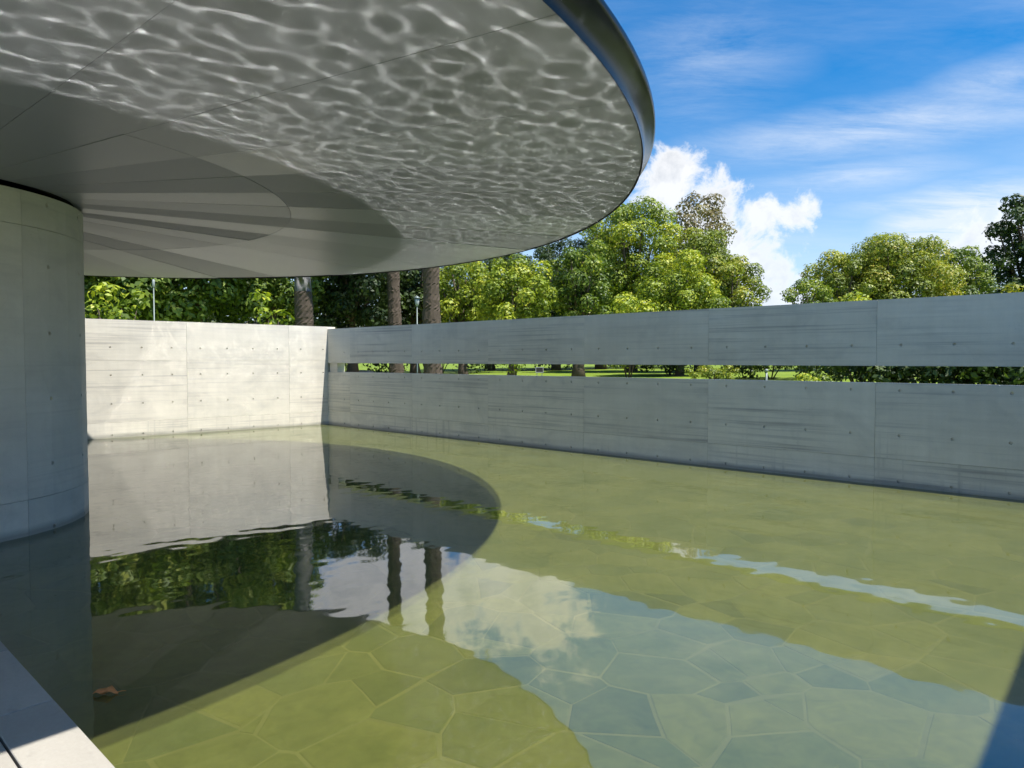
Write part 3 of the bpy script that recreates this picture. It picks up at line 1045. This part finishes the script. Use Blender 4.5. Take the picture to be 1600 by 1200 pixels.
# right of the sky gap
tree('leafy_tree', 'broad olive green tree in the middle of the right hand group', 'tree', 1392, 364, 88, 48, OL, 1.6, 36, seed=16, group=TG)
tree('leafy_tree', 'olive tree on the left shoulder of the right hand group', 'tree', 1318, 384, 56, 47, OL, 1.5, 28, seed=17, group=TG)
tree('leafy_tree', 'low tree at the right edge of the sky gap', 'tree', 1262, 432, 42, 45, MD, 1.2, 22, seed=18, group=TG)
tree('leafy_tree', 'fresh green tree at the right of the right hand group', 'tree', 1500, 378, 58, 50, MD, 1.5, 30, seed=19, group=TG)
tree('dark_tree', 'tall dark tree cut by the right edge of the picture', 'tree', 1612, 290, 60, 41, DP, 1.0, 36, .26, 380, 20, TG)
shrub('round_shrub', 'yellow shrub at the foot of the tall dark tree', 1578, 441, 38, 29, M['leaf_yellow'], 5, .2, 420, 10)
shrub('round_shrub', 'light green shrub top in front of the broad olive tree', 1345, 458, 42, 34, B, 6, .2, 420, 10)
shrub('round_shrub', 'pale green shrub top in front of the fresh green tree', 1460, 456, 40, 34, OL, 7, .2, 420, 10)
# seen through the slot
for i, (x, hw, D, yt, lab) in enumerate([(1045, 52, 40, 500, 'dark hedge bush behind the brown trunk, seen through the slot'),
                                         (1205, 70, 34, 510, 'dark hedge bush beyond the lamp bollard, seen through the slot'),
                                         (1345, 85, 22, 510, 'dark hedge bush behind the left silvery grass tuft'),
                                         (1470, 85, 20.5, 510, 'dark hedge bush behind the right silvery grass tuft'),
                                         (1600, 80, 19.5, 505, 'dark hedge bush at the right end of the slot')]):
    shrub('hedge_bush', lab, x, yt, hw, D, DP, 20 + i, .2, 420, 18, 'hedge bushes beyond the lawn')
shrub('low_shrub', 'grey green low shrub seen through the middle of the slot', 1115, 569, 44, 33, OL, 30, .12, 700, 10)
shrub('low_shrub', 'yellow green ground shrub seen through the slot near the lamp bollard', 1275, 588, 44, 17, B, 31, .08, 1100, 10)

def grass_tuft(label, x, y_top, D, hw, seed):
    rng = np.random.RandomState(seed)
    p = at(x, D); gz = ground_z(p.x, p.y)
    H = at(x, D, y_top).z - gz
    root = empty('grass_tuft', (p.x, p.y, gz)); tag(root, label, 'ornamental grass', 'silvery grasses behind the slot')
    n = 420
    a = rng.uniform(0, 6.283, n); lean = rng.uniform(.05, .75, n) * hw / FPX * D
    h = H * rng.uniform(.6, 1.02, n); w = .012
    c, s_ = np.cos(a), np.sin(a)
    r0 = rng.uniform(0, .18, n)
    v = []
    for t, k in ((0, 1), (.55, .8), (1, .1)):
        cx, cyy, z = (r0 + lean * t * t) * c, (r0 + lean * t * t) * s_, h * (t - .12 * t * t)
        v += [np.stack([cx - s_ * w * k, cyy + c * w * k, z], 1), np.stack([cx + s_ * w * k, cyy - c * w * k, z], 1)]
    v = np.stack(v, 1).reshape(-1, 3)
    b = np.arange(n)[:, None] * 6
    f = np.concatenate([b + [0, 1, 3, 2], b + [2, 3, 5, 4]])
    np_mesh('blades', v, f, M['leaf_silver'], root, tint=rng.rand(len(f)))
grass_tuft('silvery grass tuft right behind the slot, left one of two', 1372, 593, 12.6, 34, 1)
grass_tuft('silvery grass tuft right behind the slot, right one of two', 1478, 594, 11.8, 38, 2)

def frond_mesh():
    mb = MB()
    pts = []
    for i in range(9):
        t = i / 8
        pts.append((3.3 * t, 0, 1.25 * t - 2.1 * t * t))
    mb.tube(pts, [.035 * (1 - .85 * i / 8) for i in range(9)], 5)
    for i in range(34):
        t = .12 + .88 * i / 33
        x, z = 3.3 * t, 1.25 * t - 2.1 * t * t
        ln = .62 * math.sin(math.pi * min(1, .25 + .75 * t)) + .12
        for s in (-1, 1):
            mb.add([(x, 0, z), (x + .05, s * .02, z + .02), (x + ln * .55, s * ln * .8, z - .12 * ln - .02), (x + ln * .5, s * ln * .78, z - .12 * ln - .05)], [(0, 1, 2, 3)])
    me = bpy.data.meshes.new('frond'); me.from_pydata(mb.v, [], mb.f); me.materials.append(M['leaf_deep']); me.update()
    at_ = me.attributes.new('tint', 'FLOAT', 'FACE'); at_.data.foreach_set('value', [.8] * len(me.polygons))
    return me
FROND = frond_mesh()

def palm(label, x, D, dia, height, split=None, seed=0):
    rng = random.Random(seed)
    p = at(x, D); gz = ground_z(p.x, p.y)
    root = empty('palm_tree', (p.x, p.y, gz)); tag(root, label, 'palm tree', 'palms behind the sunlit wall')
    n, rings = 20, int(height / .11)
    def trunk(z0, z1, knob):
        v, f = [], []
        m = max(2, int((z1 - z0) / .11))
        for i in range(m + 1):
            z = z0 + (z1 - z0) * i / m
            for k in range(n):
                a = 2 * math.pi * (k + .5 * (i % 2)) / n
                r_ = dia / 2 * (1.14 - .2 * min(1, z / 4) + .03 * math.sin(z * 1.9 + seed)) * (1 + knob * ((k + i) % 2) * rng.uniform(.1, 1.2) + rng.uniform(-.03, .03))
                z += rng.uniform(-.03, .03) if 0 < i < m else 0
                v.append((r_ * math.cos(a) + .10 * math.sin(z * .33 + seed) + .012 * z * (seed - 2), r_ * math.sin(a), z))
        for i in range(m):
            for k in range(n):
                f.append((i * n + k, i * n + (k + 1) % n, (i + 1) * n + (k + 1) % n, (i + 1) * n + k))
        return v, f
    if split:
        mesh_obj('trunk', *trunk(-.2, split, .10), M['palmbark'], root)
        mesh_obj('smooth_trunk', *trunk(split, height, .012), M['palmgrey'], root, True)
    else:
        mesh_obj('trunk', *trunk(-.2, height, .11), M['palmbark'], root)
    for k in range(34):
        a = k * 2.4 + rng.uniform(-.2, .2)
        share('frond', FROND, root, (.10 * math.sin(height * .33 + seed) + .012 * height * (seed - 2) + .15 * math.cos(a), .15 * math.sin(a), height - .1), (0, rng.uniform(-1.0, .75), a), (1, 1, 1))
palm('thick palm with pale grey upper trunk, left one of the three palms', 474, 30, .74, 13.5, at(474, 30, 456).z - ground_z(*at(474, 30)[:2]), 1)
palm('slimmer brown palm trunk, middle one of the three palms', 617, 36, .66, 15, None, 2)
palm('rough brown palm trunk, right one of the three palms', 676, 29, .70, 13.5, None, 3)

# ------------------------------------------------------------------ small things in the garden
def lamp_post(label, x, D, y_top, head):
    p = at(x, D); gz = ground_z(p.x, p.y); H = at(x, D, y_top).z - gz
    root = empty('lamp_post', (p.x, p.y, gz)); tag(root, label, 'lamp post')
    mb = MB(); mb.lathe([(.07, -.1), (.07, .12), (.04, .16), (.026, .5), (.020, H - .2), (.001, H - .2)], 12); mb.build('pole', M['pole'], root, True)
    mb = MB()
    if head:
        mb.lathe([(.03, H - .22), (.07, H - .15), (.10, H + .08), (.02, H + .09)], 12)
        mb2 = MB(); mb2.lathe([(.13, H + .09), (.14, H + .11), (.05, H + .17), (.01, H + .19)], 12); mb2.build('cap', M['pole'], root, True)
    else:
        mb.lathe([(.025, H - .2), (.042, H - .17), (.042, H + .06), (.01, H + .08)], 12)
    mb.build('lantern', M['lamp'], root, True)
lamp_post('slim grey lamp post above the sunlit wall, near the column', 242, 24, 440, False)
lamp_post('lamp post with a broad lantern between the two brown palms', 652, 27, 470, True)

def bollard():
    p = at(1198, 25); gz = ground_z(p.x, p.y); H = at(1198, 25, 579).z - gz
    root = empty('lamp_bollard', (p.x, p.y, gz)); tag(root, 'small white globe bollard on the lawn seen through the slot', 'bollard')
    mb = MB(); mb.lathe([(.05, -.1), (.035, H - .06), (.001, H - .06)], 12); mb.build('post', M['pole'], root, True)
    mb = MB(); mb.lathe([(.02, H - .07)] + [(.06 * math.sin(t * math.pi / 8), H - .06 * math.cos(t * math.pi / 8)) for t in range(1, 8)] + [(.001, H + .06)], 14)
    mb.build('globe', M['lamp'], root, True)
bollard()

def sign_board():
    p = at(843, 33); gz = ground_z(p.x, p.y); z = at(843, 33, 578).z - gz
    root = empty('sign_board', (p.x, p.y, gz)); tag(root, 'small dark notice board with pale edge on the lawn seen through the slot', 'sign')
    mb = MB(); mb.box(-.16, .16, -.02, .02, z - .1, z + .1); mb.build('panel', M['joint'], root)
    for x0, x1, z0, z1 in ((-.19, -.16, z - .13, z + .13), (.16, .19, z - .13, z + .13), (-.16, .16, z + .1, z + .13), (-.16, .16, z - .13, z - .1)):
        mb = MB(); mb.box(x0, x1, -.03, .03, z0, z1); mb.build('frame', M['lamp'], root)
    for s in (-1, 1):
        mb = MB(); mb.box(s * .12 - .015, s * .12 + .015, -.015, .015, -.1, z - .13); mb.build('leg', M['pole'], root)
sign_board()

def boulder(label, x, D, r_, seed):
    p = at(x, D); gz = ground_z(p.x, p.y)
    bm = bmesh.new(); bmesh.ops.create_icosphere(bm, subdivisions=3, radius=1)
    for v in bm.verts:
        k = 1 + .35 * pnoise(v.co * 1.4 + Vector((seed * 7.1, 0, 0))) + .12 * pnoise(v.co * 4 + Vector((seed, 3, 0)))
        v.co = Vector((v.co.x * r_ * 1.5 * k, v.co.y * r_ * k, v.co.z * r_ * .6 * k + r_ * .25))
    me = bpy.data.meshes.new('boulder'); bm.to_mesh(me); bm.free(); me.materials.append(M['rock'])
    o = share('boulder', me, None, (p.x, p.y, gz)); tag(o, label, 'rock', 'rocks by the path')
boulder('pinkish rock beside the path, seen at the left of the slot', 668, 34, .55, 1)
boulder('dark rock on the lawn, seen at the left end of the slot', 566, 42, .5, 2)

def floating_leaf():
    u = pix_dir(165, 1084); k = (0.004 - EYE) / u.z
    p = Vector((u.x * k, u.y * k, .004))
    v, f = [], []
    nl, nw = 9, 4
    for i in range(nl + 1):
        t = i / nl
        w = .028 * math.sin(math.pi * min(1, t * .96 + .02)) ** .7 * (1 + .15 * math.sin(i * 2.3))
        for j in range(nw + 1):
            s = 2 * j / nw - 1
            v.append(((t - .5) * .115, s * w, .004 + .018 * abs(s) ** 1.5 * math.sin(math.pi * t) + .006 * math.sin(i * 1.3)))
    for i in range(nl):
        for j in range(nw):
            a = i * (nw + 1) + j
            f.append((a, a + 1, a + nw + 2, a + nw + 1))
    root = empty('floating_leaf', p, R(8)); tag(root, 'orange brown dry leaf floating on the dark water', 'leaf')
    o = mesh_obj('blade', v, f, M['dry'], root, True)
    o.modifiers.new('thick', 'SOLIDIFY').thickness = .0015
    mb = MB(); mb.tube([(.055, 0, .006), (.075, .004, .008), (.09, .012, .004)], [.0016, .0013, .001], 5); mb.build('stalk', M['dry'], root)
floating_leaf()
